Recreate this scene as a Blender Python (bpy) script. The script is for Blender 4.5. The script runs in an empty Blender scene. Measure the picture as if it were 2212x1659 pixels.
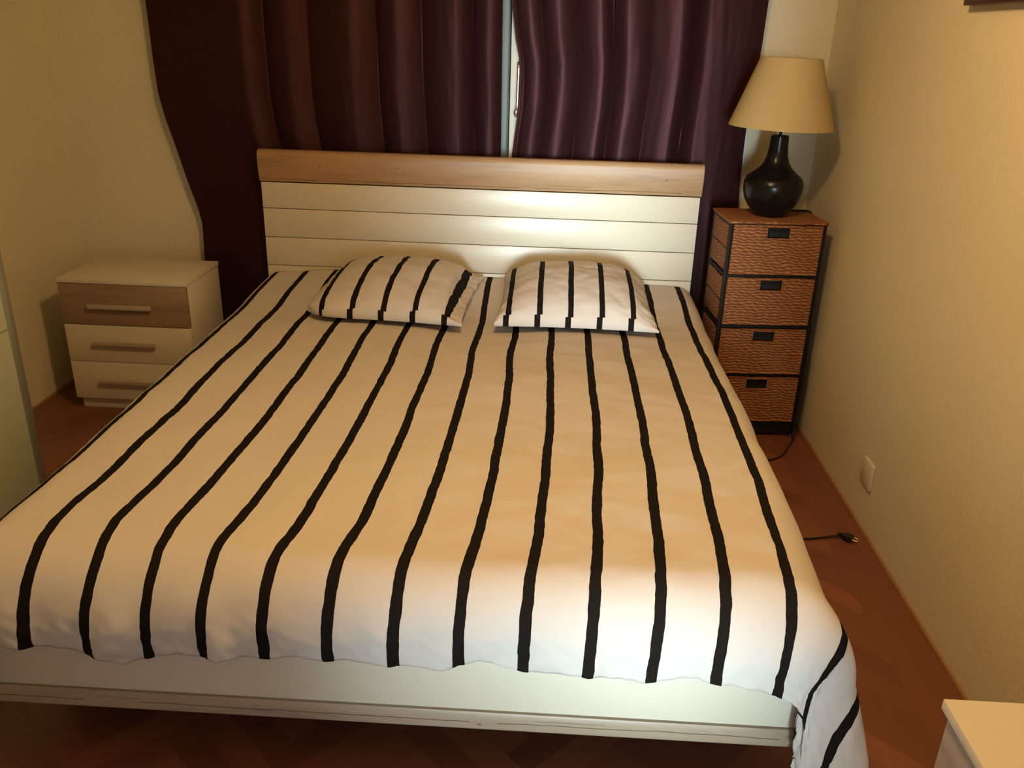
import bpy, bmesh, math, random
from mathutils import Vector, Matrix, noise

# ------------------------------------------------------------------ camera, light, exposure
C = bpy.context.scene.collection
SC = bpy.context.scene
R = math.radians
XR, XL, YB, YF, ZC = 1.448, -1.900, 0.209, -4.70, 2.45      # room: right, left, window wall, rear wall, ceiling

def make_camera():
    f, W = 1848.57, 2212.0
    p, y, r = R(22.3411), R(-2.1299), R(1.7497)
    F = Vector((math.sin(y)*math.cos(p), math.cos(y)*math.cos(p), -math.sin(p)))
    Rt = Vector((math.cos(y), -math.sin(y), 0)); U = Rt.cross(F)
    R2 = Rt*math.cos(r)+U*math.sin(r); U2 = -Rt*math.sin(r)+U*math.cos(r)
    cd = bpy.data.cameras.new('camera'); cd.sensor_width = 36; cd.lens = f/W*36; cd.clip_start = .02
    o = bpy.data.objects.new('camera', cd); C.objects.link(o)
    m = Matrix((R2, U2, -F)).transposed().to_4x4(); m.translation = Vector((0.3044, -3.6853, 1.5763))
    o.matrix_world = m; SC.camera = o
make_camera()

w = bpy.data.worlds.new('world'); SC.world = w; w.use_nodes = True
bg = w.node_tree.nodes['Background']; bg.inputs[0].default_value = (.62, .78, .9, 1); bg.inputs[1].default_value = .04

def light(name, kind, loc, energy, color, **k):
    ld = bpy.data.lights.new(name, kind); ld.energy = energy; ld.color = color
    for a, b in k.items(): setattr(ld, a, b)
    o = bpy.data.objects.new(name, ld); C.objects.link(o); o.location = loc
    return o
# warm ceiling lamp, over the free floor before the bed
light('ceiling_bulb', 'POINT', (.33, -2.09, 2.32), 48, (1, .61, .265), shadow_soft_size=.07)
# daylight coming through the open doorway behind the photographer, in two strips between the door curtains; plus an added wide fill tilted down at the footboard
for nm, x, wd, e, sp, z, ht, tilt in (('daylight_strip', .22, .16, 2.3, 20, 1.0, 1.8, 0), ('daylight_strip', .62, .22, 4.3, 19, 1.0, 1.8, 0), ('doorway_fill', .45, .8, 3.6, 80, .50, .9, 17)):
    o = light(nm, 'AREA', (x, -4.78, z), e, (.77, .95, 1.0), shape='RECTANGLE', size=wd, size_y=ht, spread=R(sp))
    o.rotation_euler = (R(90-tilt), 0, 0)
SC.view_settings.view_transform = 'Standard'; SC.view_settings.look = 'None'
SC.view_settings.exposure = 0; SC.view_settings.gamma = 1; SC.view_settings.use_curve_mapping = False

# ------------------------------------------------------------------ materials
def mat(name, col=(.8, .8, .8), rough=.5, spec=.5, metal=0, sheen=0, coat=0):
    m = bpy.data.materials.new(name); m.use_nodes = True
    b = m.node_tree.nodes['Principled BSDF']
    b.inputs['Base Color'].default_value = (*col, 1); b.inputs['Roughness'].default_value = rough
    b.inputs['Specular IOR Level'].default_value = spec; b.inputs['Metallic'].default_value = metal
    b.inputs['Sheen Weight'].default_value = sheen; b.inputs['Coat Weight'].default_value = coat
    return m, m.node_tree, b
def N(t, kind, **k):
    n = t.nodes.new(kind)
    for a, b in k.items():
        if a in n.inputs: n.inputs[a].default_value = b
        else: setattr(n, a, b)
    return n
def mapped(t, scale=(1, 1, 1), rot=(0, 0, 0), src='Object'):
    tc = N(t, 'ShaderNodeTexCoord'); mp = N(t, 'ShaderNodeMapping')
    mp.inputs['Scale'].default_value = scale; mp.inputs['Rotation'].default_value = rot
    t.links.new(tc.outputs[src], mp.inputs[0]); return mp.outputs[0]
def noise_n(t, vec, scale, detail=3, rough=.5, dist=0):
    n = N(t, 'ShaderNodeTexNoise'); n.inputs['Scale'].default_value = scale; n.inputs['Detail'].default_value = detail
    n.inputs['Roughness'].default_value = rough; n.inputs['Distortion'].default_value = dist
    t.links.new(vec, n.inputs['Vector']); return n.outputs['Fac']
def ramp(t, fac, stops):
    r = N(t, 'ShaderNodeValToRGB'); e = r.color_ramp.elements
    while len(e) < len(stops): e.new(.5)
    for x, (p, c) in zip(e, stops): x.position = p; x.color = (*c, 1)
    t.links.new(fac, r.inputs[0]); return r.outputs[0]
def math_n(t, op, a, b=None, c=None):
    n = N(t, 'ShaderNodeMath', operation=op)
    for i, v in enumerate((a, b, c)):
        if v is None: continue
        if isinstance(v, (int, float)): n.inputs[i].default_value = v
        else: t.links.new(v, n.inputs[i])
    return n.outputs[0]
def mix(t, fac, a, b, blend='MIX'):
    n = N(t, 'ShaderNodeMix', data_type='RGBA', blend_type=blend)
    for i, v in ((0, fac), (6, a), (7, b)):
        if isinstance(v, (int, float)): n.inputs[i].default_value = v
        elif isinstance(v, tuple): n.inputs[i].default_value = (*v, 1)
        else: t.links.new(v, n.inputs[i])
    return n.outputs[2]
def bump(t, b, h, strength=.3, dist=.002):
    n = N(t, 'ShaderNodeBump'); n.inputs['Strength'].default_value = strength; n.inputs['Distance'].default_value = dist
    t.links.new(h, n.inputs['Height']); t.links.new(n.outputs[0], b.inputs['Normal'])

def wall_mat():
    m, t, b = mat('rough_plaster', (.77, .70, .54), .9, .2)
    v = mapped(t); n1 = noise_n(t, v, 110, 3, .6); n2 = noise_n(t, v, 300, 2)
    h = math_n(t, 'ADD', n1, math_n(t, 'MULTIPLY', n2, .4)); bump(t, b, h, .6, .004)
    big = noise_n(t, v, 1.7, 3)
    t.links.new(ramp(t, big, [(.3, (.74, .70, .53)), (.7, (.78, .74, .57))]), b.inputs['Base Color'])
    return m
def oak_mat(name, base=(.39, .245, .13), dark=(.26, .15, .078), axis='x', crack_z=None, knots=(), rough=.42):
    m, t, b = mat(name, base, rough, .45)
    sc = {'x': (1, 9, 9), 'y': (9, 1, 9)}[axis]
    v = mapped(t, sc); g = noise_n(t, v, 2.2, 6, .62, .6)
    v2 = mapped(t, {'x': (2, 90, 90), 'y': (90, 2, 90)}[axis]); fine = noise_n(t, v2, 2.5, 4, .6)
    light_c = tuple(min(1, c*1.16) for c in base)
    c1 = ramp(t, g, [(.30, dark), (.46, base), (.62, light_c)])
    c2 = mix(t, math_n(t, 'MULTIPLY', fine, .32), c1, dark)
    if crack_z is not None:        # drying cracks running along the board, and a few knots
        tc = N(t, 'ShaderNodeTexCoord'); sp = N(t, 'ShaderNodeSeparateXYZ'); t.links.new(tc.outputs['Object'], sp.inputs[0])
        for k, (zc, amp, th, lo) in enumerate(((crack_z, .006, .0011, .44), (crack_z+.009, .005, .0006, .56))):
            nx = noise_n(t, mapped(t, (1.4, 0, 0)), 1.7+k, 4, .6)
            zz = math_n(t, 'ADD', zc, math_n(t, 'MULTIPLY', math_n(t, 'SUBTRACT', nx, .5), amp*4))
            ln = math_n(t, 'LESS_THAN', math_n(t, 'ABSOLUTE', math_n(t, 'SUBTRACT', sp.outputs[2], zz)), th)
            gt = math_n(t, 'GREATER_THAN', noise_n(t, mapped(t, (1.1, 0, 0)), 2.3+k*1.3, 2), lo)
            c2 = mix(t, math_n(t, 'MULTIPLY', math_n(t, 'MULTIPLY', ln, gt), .8), c2, (.05, .03, .018))
        for (kx, kz, kr) in knots:
            dx = math_n(t, 'MULTIPLY', math_n(t, 'SUBTRACT', sp.outputs[0], kx), .6); dz = math_n(t, 'SUBTRACT', sp.outputs[2], kz)
            dd = math_n(t, 'SQRT', math_n(t, 'ADD', math_n(t, 'MULTIPLY', dx, dx), math_n(t, 'MULTIPLY', dz, dz)))
            c2 = mix(t, math_n(t, 'MULTIPLY', math_n(t, 'LESS_THAN', dd, kr), .65), c2, (.10, .055, .03))
    t.links.new(c2, b.inputs['Base Color']); bump(t, b, fine, .12, .001)
    return m
U0, PITCH, SW = .058, .1368, .0248      # stripe seven, spacing, width
def stripe_mat(name='striped_cotton', white=(.62, .585, .55)):
    m, t, b = mat(name, white, .9, .12)
    uv = N(t, 'ShaderNodeUVMap'); uv.uv_map = 'cloth'
    sep = N(t, 'ShaderNodeSeparateXYZ'); t.links.new(uv.outputs[0], sep.inputs[0])
    wob = noise_n(t, uv.outputs[0], 26, 2); wob2 = noise_n(t, uv.outputs[0], 2.6, 2)
    u = math_n(t, 'ADD', sep.outputs[0], math_n(t, 'MULTIPLY', math_n(t, 'SUBTRACT', wob, .5), .006))
    u = math_n(t, 'ADD', u, math_n(t, 'MULTIPLY', math_n(t, 'SUBTRACT', wob2, .5), .010))
    f = math_n(t, 'FRACT', math_n(t, 'ADD', math_n(t, 'DIVIDE', math_n(t, 'SUBTRACT', u, U0), PITCH), 40.5))
    d = math_n(t, 'ABSOLUTE', math_n(t, 'SUBTRACT', f, .5))
    s = math_n(t, 'LESS_THAN', d, SW/2/PITCH)
    t.links.new(mix(t, s, white, (.010, .008, .007)), b.inputs['Base Color'])
    mp = N(t, 'ShaderNodeMapping'); mp.inputs['Scale'].default_value = (900, 900, 1); t.links.new(uv.outputs[0], mp.inputs[0])
    weave = noise_n(t, mp.outputs[0], 1, 1)
    bump(t, b, weave, .12, .0006)
    return m
def curtain_mat():
    m, t, b = mat('aubergine_satin', (.040, .012, .016), .6, .12)
    v = mapped(t, (30, 30, 700)); slub = noise_n(t, v, 1.5, 3, .7); v2 = mapped(t, (600, 600, 30)); warp = noise_n(t, v2, 1, 2)
    c = ramp(t, slub, [(.3, (.011, .0035, .004)), (.7, (.026, .008, .009))])
    t.links.new(c, b.inputs['Base Color'])
    bump(t, b, math_n(t, 'ADD', slub, math_n(t, 'MULTIPLY', warp, .4)), .35, .0008)
    b.inputs['Sheen Weight'].default_value = .10; b.inputs['Sheen Roughness'].default_value = .35
    b.inputs['Sheen Tint'].default_value = (.8, .45, .5, 1)
    tr = N(t, 'ShaderNodeBsdfTransparent'); mx = N(t, 'ShaderNodeMixShader'); mx.inputs[0].default_value = .06
    out = t.nodes['Material Output']
    gl = N(t, 'ShaderNodeBsdfGlossy'); gl.inputs['Color'].default_value = (.62, .22, .26, 1); gl.inputs['Roughness'].default_value = .46
    for l in list(b.inputs['Normal'].links): t.links.new(l.from_socket, gl.inputs['Normal'])
    m2 = N(t, 'ShaderNodeMixShader'); m2.inputs[0].default_value = .045
    t.links.new(b.outputs[0], m2.inputs[1]); t.links.new(gl.outputs[0], m2.inputs[2]); t.links.new(m2.outputs[0], mx.inputs[1]); t.links.new(tr.outputs[0], mx.inputs[2]); t.links.new(mx.outputs[0], out.inputs[0])
    return m
def wicker_mat(name='woven_hyacinth', axis='front', dark=1.0):
    m, t, b = mat(name, (.46, .22, .14), .7, .3)
    tc = N(t, 'ShaderNodeTexCoord'); sep = N(t, 'ShaderNodeSeparateXYZ'); t.links.new(tc.outputs['Object'], sep.inputs[0])
    along = math_n(t, 'ADD', sep.outputs[0], sep.outputs[1])
    wn = noise_n(t, tc.outputs['Object'], 14, 3)
    wn2 = noise_n(t, tc.outputs['Object'], 60, 3)
    zz = math_n(t, 'ADD', sep.outputs[2] if axis == 'front' else sep.outputs[1], math_n(t, 'MULTIPLY', math_n(t, 'SUBTRACT', wn, .5), .030))
    row = math_n(t, 'DIVIDE', zz, .0120)
    rope = math_n(t, 'ABSOLUTE', math_n(t, 'SINE', math_n(t, 'MULTIPLY', row, math.pi)))
    idx = math_n(t, 'FLOOR', row)
    ph = math_n(t, 'MULTIPLY', math_n(t, 'SINE', math_n(t, 'MULTIPLY', idx, 12.9898)), 3.0)
    a2 = math_n(t, 'DIVIDE', along if axis == 'front' else sep.outputs[0], .032)
    twist = math_n(t, 'ABSOLUTE', math_n(t, 'SINE', math_n(t, 'MULTIPLY', math_n(t, 'ADD', math_n(t, 'ADD', a2, ph), math_n(t, 'MULTIPLY', row, .8)), math.pi)))
    h = math_n(t, 'ADD', math_n(t, 'MULTIPLY', math_n(t, 'POWER', rope, .6), math_n(t, 'ADD', math_n(t, 'MULTIPLY', math_n(t, 'POWER', twist, .7), .70), .30)), math_n(t, 'MULTIPLY', wn2, .25))
    c = ramp(t, h, [(.15, (.075*dark, .024*dark, .012*dark)), (.55, (.265*dark, .100*dark, .040*dark)), (1.0, (.45*dark, .205*dark, .085*dark))])
    t.links.new(mix(t, math_n(t, 'MULTIPLY', wn, .35), c, (.23, .09, .04)), b.inputs['Base Color'])
    bump(t, b, h, .9, .004)
    return m
def floor_mat():
    m, t, b = mat('parquet', (.25, .08, .04), .38, .45)
    at = N(t, 'ShaderNodeAttribute'); at.attribute_name = 'tone'
    uv = N(t, 'ShaderNodeUVMap'); uv.uv_map = 'grain'
    mp = N(t, 'ShaderNodeMapping'); mp.inputs['Scale'].default_value = (3, 60, 1); t.links.new(uv.outputs[0], mp.inputs[0])
    g = noise_n(t, mp.outputs[0], 2.2, 4, .6, .3)
    c = ramp(t, at.outputs['Fac'], [(0, (.175, .060, .036)), (.5, (.225, .080, .046)), (1, (.29, .110, .058))])
    t.links.new(mix(t, math_n(t, 'MULTIPLY', g, .5), c, (.12, .040, .024)), b.inputs['Base Color'])
    bump(t, b, g, .08, .0006)
    return m
M = dict(
    wall=wall_mat(), ceiling=mat('ceiling_paint', (.80, .76, .66), .9, .2)[0], floor=floor_mat(),
    trim=mat('varnished_beech', (.36, .20, .095), .5, .4)[0],
    oak=oak_mat('pale_oak', crack_z=.967, knots=((-.675, 1.022, .0035), (-.345, 1.028, .003), (.79, 1.020, .003))), oak_g=oak_mat('pale_oak_foot', (.385, .31, .225), (.27, .205, .14), crack_z=.158, knots=((.20, .150, .003),), rough=.40),
    oak_y=oak_mat('pale_oak_chest', (.40, .31, .24), (.30, .22, .17), axis='y'), oak_n=oak_mat('pale_oak_drawer', (.33, .235, .155), (.22, .145, .09)),
    lacquer=mat('cream_lacquer', (.68, .635, .52), .34, .5)[0],
    white=mat('white_laminate', (.72, .68, .57), .45, .45)[0], groove=mat('groove_shadow_gap', (.10, .085, .06), .8, .2)[0],
    striped=stripe_mat(), curtain=curtain_mat(), wicker=wicker_mat(), wicker_top=wicker_mat('woven_hyacinth_top', 'top'),
    black_metal=mat('black_metal', (.010, .009, .008), .6, .22)[0], vase=mat('black_ceramic', (.006, .0065, .006), .25, .28)[0],
    rubber=mat('black_rubber', (.012, .011, .011), .5, .4)[0], chrome=mat('chrome', (.75, .75, .74), .12, .5, 1)[0],
    mattress=mat('mattress_ticking', (.75, .73, .70), .9, .2)[0], slat=mat('plain_beech', (.5, .34, .2), .6, .3)[0],
    frame_brown=mat('dark_stained_wood', (.06, .016, .010), .4, .4)[0], paper=mat('picture_paper', (.5, .45, .36), .8, .2)[0],
    sash=mat('window_paint_cream', (.74, .70, .60), .4, .4)[0], seal=mat('grey_blue_profile', (.15, .19, .19), .45, .4)[0],
    glassgreen=mat('pale_green_glass', (.60, .66, .50), .16, .5)[0], alu=mat('aluminium_profile', (.42, .45, .38), .38, .5, .6)[0],
    board=mat('wardrobe_board', (.62, .58, .46), .5, .4)[0], socket=mat('socket_plastic', (.72, .68, .58), .35, .5)[0],
    darkhole=mat('hand_hole_shadow', (.02, .02, .02), .6, .2)[0], brass=mat('brass', (.6, .42, .16), .3, .5, 1)[0],  # darkhole: near-black painted in for the shade within the drawer hand holes
)
def shade_mat():
    m, t, b = mat('lamp_shade_cloth', (.63, .50, .245), .85, .2)
    v = mapped(t, (400, 400, 500)); bump(t, b, noise_n(t, v, 1, 2), .15, .0006)
    tl = N(t, 'ShaderNodeBsdfTranslucent'); tl.inputs[0].default_value = (.6, .42, .2, 1)
    mx = N(t, 'ShaderNodeMixShader'); mx.inputs[0].default_value = .25
    t.links.new(b.outputs[0], mx.inputs[1]); t.links.new(tl.outputs[0], mx.inputs[2]); t.links.new(mx.outputs[0], t.nodes['Material Output'].inputs[0])
    return m
M['shade'] = shade_mat()
def glass_mat():
    m, t, b = mat('window_glass', (.9, .95, .95), .02, .5)
    b.inputs['Transmission Weight'].default_value = 1; b.inputs['IOR'].default_value = 1.45
    return m
M['glass'] = glass_mat()
M['bulb'] = mat('frosted_bulb', (.8, .78, .72), .4, .4)[0]

# ------------------------------------------------------------------ mesh helpers
def smooth(o, ang=None):
    for p in o.data.polygons: p.use_smooth = True
    if ang is not None:
        try: o.data.set_sharp_from_angle(angle=R(ang))
        except Exception: pass
    return o
def obj(name, bm, m, parent=None, sm=None):
    me = bpy.data.meshes.new(name); bmesh.ops.recalc_face_normals(bm, faces=bm.faces[:]); bm.to_mesh(me); bm.free()
    o = bpy.data.objects.new(name, me); C.objects.link(o)
    for x in (m if isinstance(m, (list, tuple)) else [m]): me.materials.append(x)
    if parent: o.parent = parent
    if sm is not None: smooth(o, sm)
    return o
def bx(bm, x0, x1, y0, y1, z0, z1, bev=0, seg=2, mi=0):
    r = bmesh.ops.create_cube(bm, size=1); vs = r['verts']
    for v in vs: v.co = Vector(((x0+x1)/2+v.co.x*(x1-x0), (y0+y1)/2+v.co.y*(y1-y0), (z0+z1)/2+v.co.z*(z1-z0)))
    fs = set(f for v in vs for f in v.link_faces)
    if bev:
        es = list(set(e for v in vs for e in v.link_edges))
        rr = bmesh.ops.bevel(bm, geom=es, offset=bev, segments=seg, profile=.5, affect='EDGES')
        fs = set(rr['faces']) | set(f for f in fs if f.is_valid)
    for f in fs: f.material_index = mi
    return bm
def box(name, m, parent, *a, bev=.002, seg=2, sm=40):
    bm = bmesh.new(); bx(bm, *a, bev=bev, seg=seg); return obj(name, bm, m, parent, sm)
def prism(bm, prof, axis, a, b):
    """closed 2-D profile swept from a to b along an axis ('x': profile is (y,z))"""
    def P(p, s): return Vector((s, p[0], p[1])) if axis == 'x' else Vector((p[0], s, p[1])) if axis == 'y' else Vector((p[0], p[1], s))
    A = [bm.verts.new(P(p, a)) for p in prof]; B = [bm.verts.new(P(p, b)) for p in prof]; n = len(prof)
    for i in range(n): bm.faces.new((A[i], A[(i+1) % n], B[(i+1) % n], B[i]))
    bm.faces.new(A); bm.faces.new(B[::-1]); return bm
def lathe(bm, prof, seg=64, c=(0, 0), close=True):
    rings = []
    for r, z in prof: rings.append([bm.verts.new((c[0]+r*math.cos(2*math.pi*i/seg), c[1]+r*math.sin(2*math.pi*i/seg), z)) for i in range(seg)])
    for a, b in zip(rings, rings[1:]):
        for i in range(seg): bm.faces.new((a[i], a[(i+1) % seg], b[(i+1) % seg], b[i]))
    if close: bm.faces.new(rings[0]); bm.faces.new(rings[-1][::-1])
    return bm
def catmull(P, n=10):
    P = [Vector(p) for p in P]; out = []; Q = [P[0]*2-P[1]]+P+[P[-1]*2-P[-2]]
    for i in range(1, len(Q)-2):
        for k in range(n):
            s = k/n; a, b, c, d = Q[i-1:i+3]
            out.append(.5*((2*b)+(c-a)*s+(2*a-5*b+4*c-d)*s*s+(3*b-a-3*c+d)*s**3))
    return out+[P[-1]]
def tube(bm, pts, r, seg=10):
    n = len(pts); rings = []; up = Vector((.13, .21, .97))
    for i, p in enumerate(pts):
        t = (pts[min(i+1, n-1)]-pts[max(i-1, 0)]).normalized(); a = t.cross(up)
        if a.length < .05: a = t.cross(Vector((1, 0, 0)))
        a.normalize(); b = t.cross(a); rr = r[i] if isinstance(r, (list, tuple)) else r
        rings.append([bm.verts.new(p+(a*math.cos(2*math.pi*k/seg)+b*math.sin(2*math.pi*k/seg))*rr) for k in range(seg)])
    for a, b in zip(rings, rings[1:]):
        for k in range(seg): bm.faces.new((a[k], a[(k+1) % seg], b[(k+1) % seg], b[k]))
    bm.faces.new(rings[0]); bm.faces.new(rings[-1][::-1]); return bm
def thing(name, label, cat, loc=(0, 0, 0), rz=0, group=None):
    o = bpy.data.objects.new(name, None); C.objects.link(o); o.location = loc; o.rotation_euler = (0, 0, rz)
    o.empty_display_size = .05; return tag(o, label, cat, group)
def tag(o, label, cat, group=None):
    o['label'] = label; o['category'] = cat
    if group: o['group'] = group
    return o
def struct(o): o['kind'] = 'structure'; return o
def interp(tab, x):
    if x <= tab[0][0]: return tab[0][1]
    for (a, b), (c, d) in zip(tab, tab[1:]):
        if x <= c:
            s = (x-a)/(c-a); return b+(d-b)*s
    return tab[-1][1]
def sstep(a, b, x):
    s = max(0, min(1, (x-a)/(b-a))); return s*s*(3-2*s)

# ------------------------------------------------------------------ the room
def walls():
    T = .12
    bm = bmesh.new(); bx(bm, XR, XR+T, YF-T, YB+T+.2, 0, ZC); struct(obj('wall_right', bm, M['wall']))
    bm = bmesh.new(); bx(bm, XL-T, XL, YF-T, YB+T+.2, 0, ZC); struct(obj('wall_left', bm, M['wall']))
    x0, x1, z1 = -1.12, 1.135, 2.18                                     # window opening, hidden by the curtains
    bm = bmesh.new(); bx(bm, XL, x0, YB, YB+.3, 0, ZC); bx(bm, x1, XR, YB, YB+.3, 0, ZC); bx(bm, x0, x1, YB, YB+.3, z1, ZC); bx(bm, x0, x1, YB, YB+.3, 0, .08)
    struct(obj('wall_back', bm, M['wall']))
    bm = bmesh.new(); bx(bm, XL, .02, YF-T, YF, 0, ZC); bx(bm, 1.0, XR, YF-T, YF, 0, ZC); bx(bm, .02, 1.0, YF-T, YF, 2.05, ZC)
    struct(obj('wall_front', bm, M['wall']))
    bm = bmesh.new(); bx(bm, XL-T, XR+T, YF-T, YB+.32, ZC, ZC+.1); struct(obj('ceiling', bm, M['ceiling']))
walls()

def parquet():
    rnd = random.Random(5); bm = bmesh.new()
    tone = bm.faces.layers.float.new('tone'); uvl = bm.loops.layers.uv.new('grain')
    bx(bm, XL, XR, YF-.12, YB, -.06, -.0012)
    for f in bm.faces: f[tone] = 0
    def clip(poly, x0, x1, y0, y1):
        for ax, lim, sg in ((0, x0, 1), (0, x1, -1), (1, y0, 1), (1, y1, -1)):
            out = []
            for i in range(len(poly)):
                a, b = poly[i], poly[(i+1) % len(poly)]; da, db = (a[ax]-lim)*sg, (b[ax]-lim)*sg
                if da >= 0: out.append(a)
                if da*db < 0: s = da/(da-db); out.append((a[0]+(b[0]-a[0])*s, a[1]+(b[1]-a[1])*s))
            poly = out
            if len(poly) < 3: return []
        return poly
    def plank(poly, d, t):
        g = .0006; c = (sum(p[0] for p in poly)/len(poly), sum(p[1] for p in poly)/len(poly))
        vs = []
        for p in poly:
            vx, vy = p[0]-c[0], p[1]-c[1]; l = math.hypot(vx, vy) or 1
            vs.append(bm.verts.new((p[0]-vx/l*g, p[1]-vy/l*g, 0)))
        try: f = bm.faces.new(vs)
        except ValueError: return
        f[tone] = t; off = rnd.random()*7
        for l in f.loops:
            x, y = l.vert.co.x, l.vert.co.y; l[uvl].uv = (x*d[0]+y*d[1]+off, -x*d[1]+y*d[0]+off*3)
    bxr, bxl, byb, byf = 1.302, XL+.146, YB-.146, YF+.1
    Wd, n = .0725, 5; Lp = Wd*n; s2 = math.sqrt(.5)
    e1, e2 = (s2, s2), (-s2, s2)
    for i in range(-80, 80):
        for j in range(-20, 20):
            # herringbone cell: a horizontal and a vertical plank in the rotated frame
            ox = i*Wd+j*Lp; oy = i*Wd-j*Lp
            for (ax, ay, bx_, by_, d) in ((ox, oy, ox+Lp, oy+Wd, e1), (ox, oy+Wd, ox+Wd, oy+Wd+Lp, e2)):
                P = [(ax, ay), (bx_, ay), (bx_, by_), (ax, by_)]
                P = [(p[0]*e1[0]+p[1]*e2[0]-.2, p[0]*e1[1]+p[1]*e2[1]-1.0+.03) for p in P]
                if max(p[0] for p in P) < bxl or min(p[0] for p in P) > bxr or max(p[1] for p in P) < byf or min(p[1] for p in P) > byb: continue
                Q = clip(P, bxl, bxr, byf, byb)
                if len(Q) >= 3: plank(Q, d, rnd.random())
    for xa, xb in ((1.302, 1.402), (1.402, XR), (XL, XL+.046), (XL+.046, XL+.146)):
        y = YF; k = 0
        while y < YB:
            y2 = min(YB, y+.9+rnd.random()*.5)
            plank([(xa, y), (xb, y), (xb, y2), (xa, y2)], (0, 1), .35+.3*rnd.random()); y = y2
    plank([(bxl, byb), (bxr, byb), (bxr, YB), (bxl, YB)], (1, 0), .5)
    me = bpy.data.meshes.new('floor'); bm.to_mesh(me); bm.free()
    me.materials.append(M['floor']); o = bpy.data.objects.new('floor', me); C.objects.link(o); return struct(o)
parquet()
def skirt(name, axis, at, sg, a, b):
    q = [(0, 0), (.008, 0)]+[(.008*math.cos(R(t)), .003+.008*math.sin(R(t))) for t in range(0, 91, 18)]+[(0, .011)]
    prof = [(at+sg*p[0], p[1]) for p in q]
    bm = bmesh.new(); prism(bm, prof, 'y' if axis == 'y' else 'x', a, b); return struct(obj(name, bm, M['trim'], None, 50))
skirt('baseboard_right', 'y', XR, -1, YF, YB); skirt('baseboard_left', 'y', XL, 1, YF, YB)
bm = bmesh.new()
for a, b in ((XL, -1.12), (1.135, XR)): bx(bm, a, b, YB-.013, YB, 0, .017, .004)
struct(obj('baseboard_back', bm, M['trim']))

def window():
    t = bpy.data.objects.new('window_1', None); C.objects.link(t); t.location = (0, YB, 0); struct(t)
    y0, y1 = .03, .09
    bm = bmesh.new()
    bx(bm, -1.12, -1.05, y0, y1, .08, 2.18, .004); bx(bm, 1.065, 1.135, y0, y1, .08, 2.18, .004); bx(bm, -1.05, 1.065, y0, y1, 2.1, 2.18, .004); bx(bm, -1.05, 1.065, y0, y1, .08, .15, .004)
    obj('window_frame', bm, M['sash'], t, 40)
    for a, b in ((-1.05, .068), (.112, 1.065)):
        bm = bmesh.new(); s = .075
        bx(bm, a, a+s, y0-.02, y1-.02, .15, 2.1, .004); bx(bm, b-s, b, y0-.02, y1-.02, .15, 2.1, .004)
        bx(bm, a+s, b-s, y0-.02, y1-.02, .15, .15+s, .004); bx(bm, a+s, b-s, y0-.02, y1-.02, 2.1-s, 2.1, .004)
        sh = obj('sash', bm, M['sash'], t, 40)
        box('pane', M['glass'], sh, a+s-.01, b-s+.01, .036, .042, .15+s-.01, 2.1-s+.01, bev=0)
    bm = bmesh.new(); bx(bm, .068, .108, -.008, y1-.02, .15, 2.1, .010, 4)
    o = obj('meeting_strip', bm, M['seal'], t, 40); o['label'] = 'grey-blue upright strip between the two sashes'
    # lever handle pointing down, with a rounded lower end
    bm = bmesh.new(); x = .158
    bx(bm, x-.012, x+.014, -.004, .012, 1.40, 1.50, .004)
    x = .150
    tube(bm, catmull([(x+.004, .01, 1.455), (x, -.070, 1.459), (x, -.089, 1.450), (x+.001, -.092, 1.42), (x, -.092, 1.36), (x-.001, -.091, 1.285), (x-.004, -.088, 1.262)], 8), .0060, 12)
    tube(bm, [Vector((x-.004, -.088, 1.272)), Vector((x-.006, -.088, 1.256)), Vector((x-.006, -.088, 1.242))], [.0072, .0105, .004], 12)
    o = obj('window_handle', bm, M['chrome'], t, 60); o['label'] = 'chrome lever handle'
    bm = bmesh.new(); bx(bm, 1.137, 1.150, -.012, .0, .02, 2.2, .003)
    struct(obj('trim_1', bm, M['sash'], None, 40)).location = (0, YB, 0)
window()

# ------------------------------------------------------------------ curtains
def curtain(name, label, edgeL, edgeR, ridges, zt, zb, seed, nx=260, nz=110, extra=None):
    """ridges: (x at eye height, half width, height) crests towards the room"""
    bm = bmesh.new(); rows = []
    xa0, xb0 = interp(edgeL, 1.3), interp(edgeR, 1.3)
    for j in range(nz+1):
        z = zb+(zt-zb)*j/nz; xa, xb = interp(edgeL, z), interp(edgeR, z); row = []
        for i in range(nx+1):
            s = i/nx; xr = xa0+(xb0-xa0)*s; x = xa+(xb-xa)*s; d = 0
            sw = .010*noise.noise(Vector((xr*2.1, z*1.1, seed)))
            for q in range(len(ridges)):
                c, lw, rw, h = ridges[q]; t = (xr+sw-c)/(rw if xr+sw > c else lw)
                if abs(t) < 1: d = max(d, h*(1-abs(t)**1.7))
            d += .006*noise.noise(Vector((xr*9, z*1.2, seed)))+.0016*noise.noise(Vector((xr*40, z*7, seed)))
            if extra: d += extra(xr, z)
            row.append(bm.verts.new((x, YB-.064-d, z)))
        rows.append(row)
    for a, b in zip(rows, rows[1:]):
        for i in range(nx): bm.faces.new((a[i], a[i+1], b[i+1], b[i]))
    o = obj(name, bm, M['curtain'], None, None); smooth(o, 9)
    md = o.modifiers.new('cloth', 'SOLIDIFY'); md.thickness = .0016; md.offset = 0
    return tag(o, label, 'curtain')
eL = [(.012, -1.20), (.263, -1.223), (.45, -1.262), (.555, -1.284), (.64, -1.280), (.729, -1.277), (.793, -1.288), (.93, -1.325), (1.057, -1.356), (1.18, -1.388), (1.29, -1.408), (1.45, -1.413), (1.70, -1.414), (2.33, -1.40)]
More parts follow.
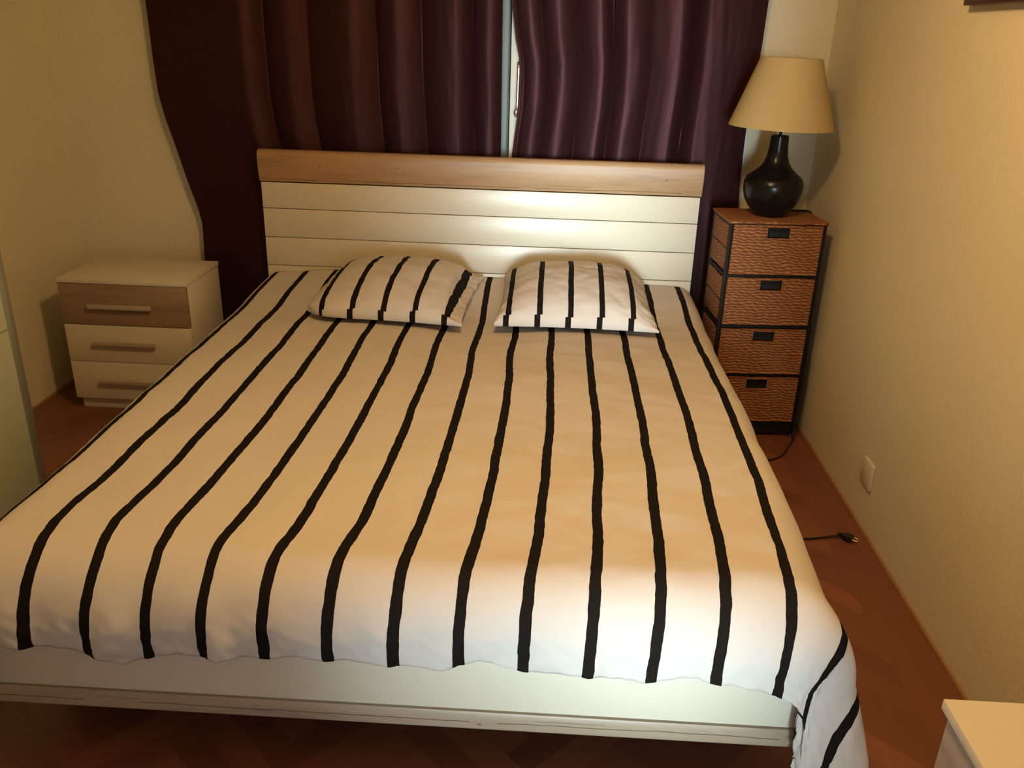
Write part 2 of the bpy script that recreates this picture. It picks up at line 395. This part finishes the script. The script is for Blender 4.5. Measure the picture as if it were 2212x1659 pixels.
curtain('curtain', 'wide dark aubergine satin curtain left of the gap, hanging behind the white nightstand', eL, [(0, .075), (1.06, .083), (1.7, .076), (2.33, .07)],
        [(-1.01, .41, .10, .062), (-.823, .10, .10, .040), (-.553, .19, .11, .052), (-.359, .09, .10, .044), (-.113, .14, .08, .056), (.030, .08, .06, .040)], 2.33, .012, 3.1)
eR1 = [(0, .12), (.9, .118), (1.066, .130), (1.16, .139), (1.242, .149), (1.30, .1545), (1.38, .156), (1.464, .153), (1.551, .134), (1.70, .112), (2.33, .10)]
eR2 = [(0, 1.128), (.883, 1.134), (1.03, 1.127), (1.2, 1.125), (1.38, 1.135), (1.551, 1.146), (1.726, 1.149), (2.33, 1.15)]
def bulge(x, z):    # the free edge is pushed out round the window handle
    return .004*math.exp(-((x-.205)/.035)**2)*math.exp(-((z-1.40)/.28)**2)
curtain('curtain', 'narrower dark aubergine satin curtain right of the gap, hanging beside the table lamp', eR1, eR2,
        [(.140, .03, .03, .012), (.222, .06, .045, .028), (.331, .075, .08, .046), (.498, .095, .05, .046), (.604, .06, .10, .048), (.801, .11, .06, .044), (.912, .055, .25, .052)], 2.33, .012, 7.7, extra=bulge)
rail = thing('curtain_rail', 'white curtain rail fixed above the window', 'curtain rail', (0, 0, 0))
box('track', M['white'], rail, -1.45, 1.2, YB-.09, YB, 2.335, 2.365)

# ------------------------------------------------------------------ bed
HW = .94
def bed():
    t = thing('bed', 'double bed with cream lacquered headboard and pale oak top rail against the dark curtains', 'bed', (0, 0, 0))
    # headboard of three cream boards with shadow gaps
    zs = [.12, .586, .7123, .8387, .952]
    bm = bmesh.new(); bx(bm, -HW+.006, HW-.006, .008, .032, .12, .95)
    hb = obj('headboard', bm, M['groove'], t)
    for a, b in zip(zs, zs[1:]):
        bm = bmesh.new(); bx(bm, -HW, HW, -.004, .012, a+.0014, b-.0014, .0016, 2); obj('headboard_panel', bm, M['lacquer'], hb, 40)
    # bulging oak cap rail with rounded top
    prof = [(-.006, .9555)]
    for k in range(9):
        s = k/8; prof.append((-.010-.012*math.sin(s*math.pi*.62), .9565+.105*s))
    for k in range(1, 9):
        a = R(90*k/8); prof.append((-.0215+.0225*(1-math.cos(a)), 1.0615+.026*math.sin(a)))
    prof += [(.020, 1.0875), (.034, 1.080), (.036, .9555)]
    bm = bmesh.new(); prism(bm, prof, 'x', -HW-.003, HW+.003); cap = obj('headboard_cap', bm, M['oak'], t, 40); cap['label'] = 'pale oak top rail'
    # footboard
    bm = bmesh.new(); bx(bm, -HW, HW, -2.207, -2.182, .14, .362, .008); ft = obj('footboard', bm, M['lacquer'], t, 40)
    prof = [(-2.172, .130)]+[(-2.204-.011*math.sin(R(a))*1.0, .1415-.0115*math.cos(R(a))) for a in range(0, 91, 15)]+[(-2.2165, .160), (-2.2165, .1815), (-2.2145, .1845), (-2.172, .1845)]
    bm = bmesh.new(); prism(bm, prof, 'x', -HW-.001, HW+.001); o = obj('footboard_rail', bm, M['oak_g'], t, 40); o['label'] = 'pale oak lower strip of the footboard'
    for s in (-1, 1):
        bm = bmesh.new(); bx(bm, s*HW-s*.03 if s > 0 else -HW+.005, s*HW-.005 if s > 0 else -HW+.03, -2.170, -.004, .17, .36, .003); obj('side_rail', bm, M['lacquer'], t, 40)
    for x in (-.80, .80):
        for y in (-2.02, -.16): box('leg', M['black_metal'], t, x-.035, x+.035, y-.035, y+.035, 0, .20, bev=.004)
    for k in range(14):
        y = -2.08+k*.153; box('slat', M['slat'], t, -.90, .90, y-.035, y+.035, .262, .275, bev=.003)
    box('centre_beam', M['slat'], t, -.02, .02, -2.170, -.004, .20, .262)
bed()
bm = bmesh.new(); bx(bm, -.88, .88, -2.15, -.02, .277, .478, .055, 5)
tag(obj('mattress', bm, M['mattress'], None, 60), 'thick white mattress lying on the bed slats under the striped duvet', 'mattress')

# ------------------------------------------------------------------ duvet
HEM = [(-1.0, .38), (-.93, .335), (-.86, .292), (-.765, .300), (-.68, .305), (-.60, .322), (-.565, .340), (-.53, .322), (-.46, .298), (-.38, .300), (-.25, .296), (-.18, .286), (-.12, .294), (.014, .298),
       (.10, .306), (.147, .302), (.20, .276), (.25, .290), (.30, .302), (.415, .300), (.50, .310), (.547, .314), (.61, .300), (.66, .292), (.73, .302), (.823, .334), (.90, .345), (.955, .362), (.975, .40), (.995, .52), (1.06, .53), (1.2, .44)]
def fbm(x, y, s, seed, oct=3):
    v = 0; a = 1
    for k in range(oct): v += a*noise.noise(Vector((x*s*2**k, y*s*2**k, seed+k*7.3))); a *= .5
    return v
def drift(u, v):      # the cover lies slightly askew towards the foot
    base = interp([(-2.45, -.042), (-2.28, -.038), (-2.15, -.034), (-2.0, -.021), (-1.75, -.008), (-1.45, 0)], v)
    m = sstep(0, .2, -2.0-v); return base*(1-m*(1-sstep(-.763, -.25, u)))-.014*sstep(.4, .88, u)*sstep(0, .15, -2.2-v)
def duvet():
    UE, VE = .875, -2.108
    nu, nv = 270, 260; Umax = 1.24
    bm = bmesh.new(); uvl = bm.loops.layers.uv.new('cloth'); rows = []; uvs = {}
    Vtot0, Vstart = 0, -.008
    for j in range(nv+1):
        row = []
        for i in range(nu+1):
            # finer sampling over the edges
            si = i/nu*2-1; u = Umax*math.copysign(abs(si)**.92, si)
            hem = interp(HEM, max(-.98, min(1.2, u)))-.024-.006*sstep(-.2, .3, u)-.012*sstep(.7, .85, u)*(1-sstep(.88, .95, u))
            corner = sstep(.86, 1.1, abs(u))
            sj = (j/nv)**.94; v = Vstart-sj*((-VE+Vstart)+hem)
            fl = sstep(1.75, 2.10, -v)*sstep(.3, .8, u); ue = UE-.048*fl
            a = max(0, abs(u)-ue); b = max(0, VE-v); sg = 1 if u > 0 else -1
            r = math.hypot(a, b); th = math.atan2(b, a) if r > 1e-9 else 0
            c2 = math.sin(2*th)
            x0 = max(-ue, min(ue, u)); y0 = max(VE, v)
            # support height
            near_head = sstep(-.50, -.10, y0)
            zt = .527+.044*near_head*(1-sstep(.55, .86, abs(x0))*.45)-.004*math.cos(x0*3)+.006*math.cos(y0*1.5)
            # profile radius: tight on the sides, wide at the foot, flaring in the corner
            Rr = (.085+.045*fl)*math.cos(th)**2+.150*math.sin(th)**2+.050*c2**2
            arc = Rr*math.pi/2
            if r < arc: h = Rr*math.sin(r/Rr); d = Rr*(1-math.cos(r/Rr)); e = 0
            else:
                e = r-arc; lean = max(.36*c2**2*(1 if sg > 0 else .8), .34*fl*math.cos(th)**2); h = Rr+max(0, e-.03)*lean; d = Rr+e*math.sqrt(1-lean*lean)
            # corner: a bulge towards the side, a crease next to the footboard
            fold = c2*sstep(.12, .36, r)
            phi = th+fold*(-.03*math.sin(4*th))
            h += fold*.030*math.cos(6*(th-.55))
            # hem curls back under
            tip = sstep(.0, 1, e/.15)
            if a <= 0: h -= .020*tip*sstep(.22, .30, r)
            if b <= 0: h -= .035*sstep(.12, .32, r)-.008*math.sin(v*9)*sstep(.05, .2, r)
            # gathers hanging down the foot
            g = sstep(.06, .28, b)*(1-.6*sstep(0, .2, a))
            gather = g*(.016*fbm(u+v*.3, v*.25, 7, 2.2, 2)+.011*fbm(u-v*.35, v*.5, 15, 4.2, 2))+.006*sstep(.14, .28, b)*fbm(u*1.2+v, v, 30, 1.2, 2)
            gs = sstep(.03, .2, a)*(1-sstep(0, .1, b)); gather_s = gs*.010*fbm(v, u*.3, 6, 8.1, 2)
            dx, dy = math.cos(phi), math.sin(phi)
            x = x0+sg*(h+gather_s)*dx if a > 0 else x0
            y = y0-(h+gather)*dy if b > 0 else y0
            if a > 0 and b > 0: pass
            elif b > 0: x = x0
            z = zt-d
            # soft quilt relief and shallow wrinkles
            flat = 1-sstep(.0, .2, r)*.6
            z += flat*(.0075*fbm(x, y, 2.6, .5, 2)+.0034*fbm(x*1.0, y*.8, 10, 5.5, 3))
            if y > -.02 and a < .06: pass
            x += .006*fbm(u*.6, v, 3.1, 6.1, 2)*(1-near_head)
            vt = bm.verts.new((x, min(y, -.008), max(z, .035))); row.append(vt); uvs[vt] = (u-drift(u, v), v)
        rows.append(row)
    for A, B in zip(rows, rows[1:]):
        for i in range(nu):
            f = bm.faces.new((A[i], B[i], B[i+1], A[i+1]))
            for l in f.loops: l[uvl].uv = uvs[l.vert]
    me = bpy.data.meshes.new('duvet'); bm.to_mesh(me); bm.free(); me.materials.append(M['striped'])
    o = bpy.data.objects.new('duvet', me); C.objects.link(o); smooth(o)
    md = o.modifiers.new('thickness', 'SOLIDIFY'); md.thickness = .022; md.offset = -1
    return tag(o, 'large white duvet with black lengthwise stripes spread over the whole bed', 'duvet')
duvet()

# ------------------------------------------------------------------ pillows
def pillow(label, cx, cy, rz, w, dpt, seed, open_side=1, ushift=0, hgt=.118, z0=.0, usc=1.13, flap=1.0, slope=.30, tuck=0):
    nu, nv = 110, 100
    bm = bmesh.new(); uvl = bm.loops.layers.uv.new('cloth'); uvs = {}
    def make(side):
        g = []
        for j in range(nv+1):
            row = []
            for i in range(nu+1):
                s, q = i/nu*2-1, j/nv*2-1
                sx, sy = math.sin(s*math.pi/2), math.sin(q*math.pi/2)
                # outline with pulled-out corners
                px = sx*w/2*(1-.045*(1-sy*sy)); py = sy*dpt/2*(1-.055*(1-sx*sx))
                e = max(0, (1-sx**4))**.55*max(0, (1-sy**4))**.5
                e *= .80+.20*math.cos(sx*1.25)*math.cos(sy*1.1)
                ed = min(1-abs(sx), 1-abs(sy))
                # slack flap where the case is open
                fl = sstep(.74, .93, sx*open_side); e *= 1-.75*fl*flap
                e = e*(1-slope*sstep(-.2, 1, -sy))      # slopes down towards the foot of the bed
                wr = .008*fbm(sx+seed, sy, 2.2, seed, 3)+.0035*fbm(sx*.9+sy*.7+seed, sy*.4-sx*.5, 6.5, seed+2, 2)+.030*fl*flap*fbm(sx*.6, sy*1.0, 4.0, seed+3, 2)
                cr = .006*math.exp(-(ed/.22)**2)*fbm(sx*2, sy*2, 4, seed+5, 2)
                zz = .022+(e*hgt+wr*e**.5+cr) if side > 0 else .010-.006*e
                if side < 0: zz = min(zz, .012)
                cnr = tuck*max(0, -sx)**5*max(0, -sy)**5; py += .07*cnr; px += .015*cnr
                px += .006*fl*fbm(sy, 0, 6, seed, 2)+(.010*sx*(1-sy)*.2)
                vt = bm.verts.new((px, py, zz)); uvs[vt] = (px*usc+ushift, py); row.append(vt)
            g.append(row)
        return g
    T, B = make(1), make(-1)
    for A, sg in ((T, 1), (B, -1)):
        for r0, r1 in zip(A, A[1:]):
            for i in range(nu):
                q = (r0[i], r0[i+1], r1[i+1], r1[i]); bm.faces.new(q if sg > 0 else q[::-1])
    rim = [(T[0][i], B[0][i]) for i in range(nu+1)]+[(T[j][nu], B[j][nu]) for j in range(1, nv+1)]+[(T[nv][i], B[nv][i]) for i in range(nu-1, -1, -1)]+[(T[j][0], B[j][0]) for j in range(nv-1, 0, -1)]
    for k in range(len(rim)):
        a, b = rim[k], rim[(k+1) % len(rim)]; bm.faces.new((a[0], a[1], b[1], b[0]))
    # a seam shifts the stripes a little where the case folds over at the front
    for f in bm.faces:
        for l in f.loops:
            u, v = uvs[l.vert]; l[uvl].uv = (u+(.010 if f.calc_center_median().y < -dpt/2+.024 and f.calc_center_median().z > .005 else 0), v)
    o = obj('pillow', bm, M['striped'], None, None); smooth(o)
    o.location = (cx, cy, z0); o.rotation_euler = (R(1.6), 0, rz)
    return tag(o, label, 'pillow')
P1 = pillow('striped pillow on the left half of the bed, its crumpled open end towards the middle', -.296, -.350, R(-3.5), .615, .60, 1.3, 1, ushift=.045, tuck=1, hgt=.122)
P2 = pillow('striped pillow on the right half of the bed, on the wicker drawer side', .424, -.345, R(0), .605, .60, 8.6, 1, ushift=.0825, usc=1.17, hgt=.130, flap=.25, slope=.22)
for p in (P1, P2): p.location.z = .555

# ------------------------------------------------------------------ nightstand and chest
def handle(par, x0, x1, yf, z, m, axis='x'):
    bm = bmesh.new()
    if axis == 'x':
        bx(bm, x0, x1, yf-.026, yf-.012, z-.009, z+.009, .002); bx(bm, x0+.02, x0+.032, yf-.014, yf, z-.005, z+.005); bx(bm, x1-.032, x1-.02, yf-.014, yf, z-.005, z+.005)
    else:
        bx(bm, yf-.026, yf-.012, x0, x1, z-.009, z+.009, .002); bx(bm, yf-.014, yf, x0+.02, x0+.032, z-.005, z+.005); bx(bm, yf-.014, yf, x1-.032, x1-.02, z-.005, z+.005)
    return obj('handle', bm, m, par, 40)
M['handle'] = mat('satin_handle', (.55, .50, .40), .4, .5, .25)[0]
ns = thing('nightstand', 'white nightstand with a pale oak top drawer, left of the bed by the wall', 'nightstand', (-1.440, -.1755, 0))
hw, y0, y1 = .2715, -.1845, .1845
box('top', M['white'], ns, -hw, hw, y0, y1, .5705, .5885, bev=.0015)
bm = bmesh.new()
for a, b in ((-hw+.003, -hw+.019), (hw-.019, hw-.003)): bx(bm, a, b, y0+.018, y1-.002, 0.053, .5705, .001)
bx(bm, -hw+.019, hw-.019, y1-.010, y1-.002, .053, .5705); bx(bm, -hw+.003, hw-.003, y0+.018, y1-.002, .045, .060)
obj('body', bm, M['white'], ns, 40)
box('plinth', M['white'], ns, -hw+.012, hw-.012, y0+.028, y1-.01, 0, .045)
for (a, b, m, hz, hn) in ((.394, .5685, M['oak_n'], .478, 'drawer'), (.2275, .3905, M['white'], .3165, 'drawer'), (.056, .2245, M['white'], .1425, 'drawer')):
    bm = bmesh.new(); bx(bm, -hw+.002, hw-.002, y0+.001, y0+.017, a, b, .0012); bx(bm, -hw+.03, hw-.03, y0+.017, y1-.03, a+.01, b-.03, 0)
    d = obj('drawer', bm, m, ns, 40)
    if m is M['oak_n']: d['label'] = 'pale oak drawer front'
    handle(d, -.146, .120, y0+.001, hz, M['handle'])
ch = thing('chest_of_drawers', 'white topped chest with wood grain front, bottom right corner beside the footboard', 'chest', (1.216, -2.940, 0))
x0, x1, y0, y1 = -.225, .224, -.40, .40
box('top', M['white'], ch, x0, x1, y0, y1, .558, .578, bev=.0015)
bm = bmesh.new(); bx(bm, x0+.030, x1-.002, y1-.022, y1-.006, .05, .558); bx(bm, x0+.030, x1-.002, y0+.006, y0+.022, .05, .558); bx(bm, x1-.01, x1-.002, y0+.02, y1-.02, .05, .558); bx(bm, x0+.03, x1-.002, y0+.006, y1-.006, .045, .06)
obj('body', bm, M['oak_y'], ch, 40)
box('plinth', M['white'], ch, x0+.04, x1-.01, y0+.02, y1-.02, 0, .045)
for a, b in ((.392, .555), (.228, .389), (.056, .225)):
    bm = bmesh.new(); bx(bm, x0+.012, x0+.029, y0+.006, y1-.006, a, b, .0012); bx(bm, x0+.029, x1-.03, y0+.04, y1-.04, a+.01, b-.03); d = obj('drawer', bm, M['oak_y'], ch, 40)
    handle(d, -.14, .14, x0+.012, (a+b)/2, M['handle'], 'y')

# ------------------------------------------------------------------ wicker drawer tower
def tower():
    t = thing('wicker_drawer_tower', 'tall black framed tower of four woven wicker drawers in the right corner', 'drawer tower', (1.1949+.0, -.1187, 0), R(3.93))
    X0, X1, Y0, Y1 = -.200, .184, -.200, .0636
    lv = [(.073, .272), (.291, .483), (.503, .698), (.714, .909)]
    bm = bmesh.new(); p = .014
    for xa in (X0, X1-p):
        for ya in (Y0, Y1-p): bx(bm, xa, xa+p, ya, ya+p, .012, .913, .002)
    for z in (.060, .281, .493, .706, .907):
        for (a, b, c, d) in ((X0+p, X1-p, Y0+.001, Y0+.013), (X0+p, X1-p, Y1-.013, Y1-.001), (X0+.001, X0+.012, Y0+p, Y1-p), (X1-.012, X1-.001, Y0+p, Y1-p)): bx(bm, a, b, c, d, z-.006, z+.005, .001)
    bx(bm, X0+p, X1-p, Y0+.004, Y0+.010, .014, .060)
    for z in (.172, .387, .600, .811):
        bx(bm, X0, X0+.003, Y0+p, Y1-p, z-.0015, z+.0015); bx(bm, X1-.003, X1, Y0+p, Y1-p, z-.0015, z+.0015)
    obj('frame', bm, M['black_metal'], t, 40)
    for xa in (X0+.007, X1-.007):
        for ya in (Y0+.007, Y1-.007):
            bm = bmesh.new(); lathe(bm, [(.010, 0), (.011, .004), (.006, .010), (.005, .014)], 16, (xa, ya)); obj('foot', bm, M['rubber'], t, 50)
    bm = bmesh.new(); bx(bm, X0-.004, X1+.004, Y0-.006, Y1+.004, .9125, .9235, .004, 3); obj('top', bm, M['wicker_top'], t, 40)
    hc = -.006
    for (a, b) in lv:
        bm = bmesh.new(); x0, x1 = X0+p+.003, X1-p-.003; y0, y1 = Y0-.003, Y1-.01; w = .012
        hx0, hx1, hz0, hz1 = hc-.046, hc+.046, b-.053, b-.006
        bev = .003
        def panel(xa, xb, za, zb):      # woven front wall, gently bulging, as a displaced grid
            n, k = max(4, int((xb-xa)/.006)), max(3, int((zb-za)/.004)); F = []; Bk = []
            for j in range(k+1):
                rf, rb = [], []
                for i in range(n+1):
                    x = xa+(xb-xa)*i/n; z = za+(zb-za)*j/k
                    s = (x-x0)/(x1-x0)*2-1; q = (z-a)/(b-a)*2-1
                    bul = .004*(1-s**4)*(1-q**4)*0+.0012*abs(math.sin(z/.0120*math.pi))+.0012*noise.noise(Vector((x*60, z*90, a)))
                    edge = .003*sstep(.92, .985, max(abs(s), abs(q)))
                    rf.append(bm.verts.new((x, y0-bul-edge, z))); rb.append(bm.verts.new((x, y0+w, z)))
                F.append(rf); Bk.append(rb)
            for j in range(k):
                for i in range(n):
                    bm.faces.new((F[j][i], F[j][i+1], F[j+1][i+1], F[j+1][i])); bm.faces.new((Bk[j][i], Bk[j+1][i], Bk[j+1][i+1], Bk[j][i+1]))
            ring = [(0, i) for i in range(n+1)]+[(j, n) for j in range(1, k+1)]+[(k, i) for i in range(n-1, -1, -1)]+[(j, 0) for j in range(k-1, 0, -1)]
            for q in range(len(ring)):
                (j0, i0), (j1, i1) = ring[q], ring[(q+1) % len(ring)]; bm.faces.new((F[j0][i0], F[j1][i1], Bk[j1][i1], Bk[j0][i0]))
        panel(x0, x1, a, hz0); panel(x0, hx0, hz0, b); panel(hx1, x1, hz0, b); panel(hx0, hx1, hz1, b)
        zlow = b-.010
        bx(bm, X0+.003, X0+p, Y0+p+.002, y1, a+.006, zlow, .002); bx(bm, X1-p, X1-.003, Y0+p+.002, y1, a+.006, zlow, .002)
        bx(bm, x0, x1, y1-w, y1, a, zlow); bx(bm, x0, x1, y0+w, y1-w, a, a+w)
        d = obj('drawer', bm, M['wicker'], t, 35)
        bm = bmesh.new(); rp = .0032
        loop = [(hx0, hz0), (hx1, hz0), (hx1, hz1), (hx0, hz1), (hx0, hz0)]
        for (xa, za), (xb, zb) in zip(loop, loop[1:]): tube(bm, [Vector((xa, y0-.002, za)), Vector((xb, y0-.002, zb))], rp, 8)
        obj('handle_rim', bm, M['wicker'], d, 50)
        bm = bmesh.new(); bx(bm, hx0-.02, hx1+.02, y0+w+.012, y0+w+.014, hz0-.012, hz1+.004); o = obj('shadow_sheet', bm, M['darkhole'], d); o['label'] = 'black sheet standing in for the shade inside the hand hole'  # added dark sheet, stands in for the shade inside the drawer
    return t
tower()

# ------------------------------------------------------------------ table lamp
def lamp():
    lx, ly = 1.190, -.187
    t = thing('table_lamp', 'table lamp with black bulbous vase base and cream conical shade on the wicker tower', 'lamp', (lx, ly, .9235))
    z0 = .9235
    pr = [(.0, .9235), (.048, .9235), (.056, .926), (.073, .939), (.0925, .965), (.1065, .990), (.1145, 1.018), (.1165, 1.038), (.1155, 1.055), (.1120, 1.062), (.1105, 1.066), (.1065, 1.074), (.083, 1.093), (.060, 1.114), (.0475, 1.134), (.0405, 1.156), (.0368, 1.182), (.0350, 1.205), (.0338, 1.228), (.0330, 1.2335), (.028, 1.2355), (.0, 1.2355)]
    bm = bmesh.new(); lathe(bm, [(max(r, .0006), z-z0) for r, z in pr], 72); obj('base', bm, M['vase'], t, 40)
    bm = bmesh.new(); lathe(bm, [(.006, 1.2355-z0), (.006, 1.30-z0)], 16); lathe(bm, [(.016, 1.30-z0), (.018, 1.302-z0), (.018, 1.35-z0), (.014, 1.355-z0)], 24); obj('stem', bm, M['black_metal'], t, 40)
    bm = bmesh.new(); lathe(bm, [(.012, 1.355-z0), (.014, 1.37-z0), (.027, 1.40-z0), (.031, 1.425-z0), (.026, 1.45-z0), (.012, 1.463-z0), (.001, 1.465-z0)], 32); obj('bulb', bm, M['bulb'], t, 60)
    bm = bmesh.new()
    lathe(bm, [(.2005, 1.265-z0), (.1135, 1.517-z0), (.1115, 1.517-z0), (.1985, 1.265-z0), (.2005, 1.265-z0)], 96, close=False)
    s = obj('lamp_shade', bm, M['shade'], t, 40); s.rotation_euler = (0, R(1.1), 0); s.location = (-.009, 0, 0)
    for rr, zz in ((.1995, 1.2655), (.1127, 1.5165)):
        n = 72; bm = bmesh.new(); pts = [Vector((rr*math.cos(2*math.pi*k/n), rr*math.sin(2*math.pi*k/n), zz-z0)) for k in range(n+1)]; tube(bm, pts, .0009, 6)
        obj('rim_binding', bm, M['shade'], s, 50)
    bm = bmesh.new()
    for k in range(3):
        a = 2*math.pi*k/3; tube(bm, [Vector((.017*math.cos(a), .017*math.sin(a), 1.345-z0)), Vector((.06*math.cos(a), .06*math.sin(a), 1.49-z0)), Vector((.1127*math.cos(a), .1127*math.sin(a), 1.513-z0))], .0013, 6)
    obj('shade_wires', bm, M['black_metal'], s, 50)
    # power cord: down behind the tower, over the floor, under the bed edge and out again to the plug
    def L(p): return (p[0]-lx, p[1]-ly, p[2]-z0)
    P = [(1.19, -.135, .929), (1.25, -.10, .928), (1.33, -.085, .928), (1.385, -.080, .922), (1.394, -.09, .88), (1.396, -.16, .75), (1.400, -.24, .62), (1.402, -.27, .45), (1.398, -.30, .30), (1.392, -.315, .15), (1.388, -.33, .05), (1.378, -.36, .008), (1.352, -.41, .0045), (1.325, -.465, .0045),
         (1.29, -.515, .0045), (1.247, -.545, .0045), (1.16, -.58, .0045), (1.06, -.66, .0045), (.98, -.80, .0045), (.98, -.98, .0045), (1.06, -1.10, .0045), (1.15, -1.135, .0045), (1.23, -1.134, .0045), (1.29, -1.122, .006), (1.345, -1.116, .013)]
    bm = bmesh.new(); tube(bm, catmull([L(p) for p in P], 8), .0036, 8); cord = obj('power_cord', bm, M['rubber'], t, 60)
    # flat three-pin plug lying on the floor
    bm = bmesh.new(); c = Vector(L((1.366, -1.122, .014))); d = Vector((.80, -.60, 0)).normalized(); n = Vector((-d.y, d.x, 0))
    for (s0, s1, w0, w1, h0) in ((-.026, -.012, .005, .007, .005), (-.012, .004, .007, .0145, .008), (.004, .024, .0145, .0135, .009)):
        A = [c+d*s0+n*sg*w0+Vector((0, 0, q)) for sg, q in ((-1, -h0*.9), (1, -h0*.9), (1, h0*.9), (-1, h0*.9))]; B = [c+d*s1+n*sg*w1+Vector((0, 0, q)) for sg, q in ((-1, -h0), (1, -h0), (1, h0), (-1, h0))]
        A = [bm.verts.new(p) for p in A]; B = [bm.verts.new(p) for p in B]
        for k in range(4): bm.faces.new((A[k], A[(k+1) % 4], B[(k+1) % 4], B[k]))
        bm.faces.new(A[::-1]); bm.faces.new(B)
    pl = obj('plug', bm, M['rubber'], cord, 30)
    for q, zz in ((-.0095, .001), (.0095, .001), (0, -.003)):
        bm = bmesh.new(); tube(bm, [c+d*.023+n*q+Vector((0, 0, zz)), c+d*.031+n*q+Vector((0, 0, zz)), c+d*.041+n*q+Vector((0, 0, zz))], .0021, 10); obj('pin', bm, M['chrome'], pl, 60)
lamp()

# ------------------------------------------------------------------ wardrobe, socket, picture
def wardrobe():
    X, Y1, Y0 = -1.300, -1.285, -3.2
    t = thing('wardrobe', 'tall wardrobe with pale green glass sliding door and aluminium edge, at the left wall', 'wardrobe', ((XL+X)/2, (Y0+Y1)/2, 0))
    ox, oy = (XL+X)/2, (Y0+Y1)/2
    def b(n, m, p, x0, x1, y0, y1, z0, z1, bev=.002): return box(n, m, p, x0-ox, x1-ox, y0-oy, y1-oy, z0, z1, bev=bev)
    bm = bmesh.new()
    for a in ((XL+.02, X-.045, Y1-.03, Y1-.005, .0, 2.15), (XL+.02, X-.045, Y0, Y0+.025, 0, 2.15), (XL+.02, X-.045, Y0+.025, Y1-.03, 2.125, 2.15), (XL+.02, X-.045, Y0+.025, Y1-.03, .03, .06), (XL+.02, XL+.03, Y0+.025, Y1-.03, .06, 2.125)):
        bx(bm, a[0]-ox, a[1]-ox, a[2]-oy, a[3]-oy, a[4], a[5], .001)
    obj('body', bm, M['board'], t, 40)
    d = b('sliding_door', M['glassgreen'], t, X-.030, X-.004, Y1-.98, Y1-.034, .02, 2.12)
    bm = bmesh.new()
    for a in ((Y1-.036, Y1), (Y1-1.0, Y1-.97)): bx(bm, X-.034-ox, X-ox, a[0]-oy, a[1]-oy, .012, 2.13, .003)
    bx(bm, X-.034-ox, X-ox, Y1-.97-oy, Y1-.036-oy, .012, .035); bx(bm, X-.034-ox, X-ox, Y1-.97-oy, Y1-.036-oy, 2.105, 2.13)
    bx(bm, X-.0045-ox, X-.001-ox, Y1-.97-oy, Y1-.036-oy, .709, .7115)
    o = obj('door_profile', bm, M['alu'], d, 40); o['label'] = 'aluminium edge profile'
    d2 = b('sliding_door', M['glassgreen'], t, X-.060, X-.040, Y0+.002, Y1-.99, .02, 2.12)
wardrobe()
s = thing('wall_socket', 'square cream wall outlet plate low on the right wall', 'socket', (XR, -1.010, .202))
box('plate', M['socket'], s, -.011, 0, -.0475, .0475, -.0475, .0475, bev=.004, seg=3)
box('rocker', M['socket'], s, -.0125, -.010, -.036, .036, -.036, .036, bev=.001)
pf = thing('picture_frame', 'dark brown wooden picture frame hanging on the right wall, cut by the top edge', 'picture frame', (XR, -1.30, 1.679))
bm = bmesh.new()
bx(bm, -.030, 0, -.253, .253, 0, .035, .003); bx(bm, -.030, 0, -.253, .253, .605, .64, .003); bx(bm, -.030, 0, -.253, -.218, .035, .605, .003); bx(bm, -.030, 0, .218, .253, .035, .605, .003)
obj('frame', bm, M['frame_brown'], pf, 40)
box('picture', M['paper'], pf, -.010, -.004, -.22, .22, .033, .607, bev=0)
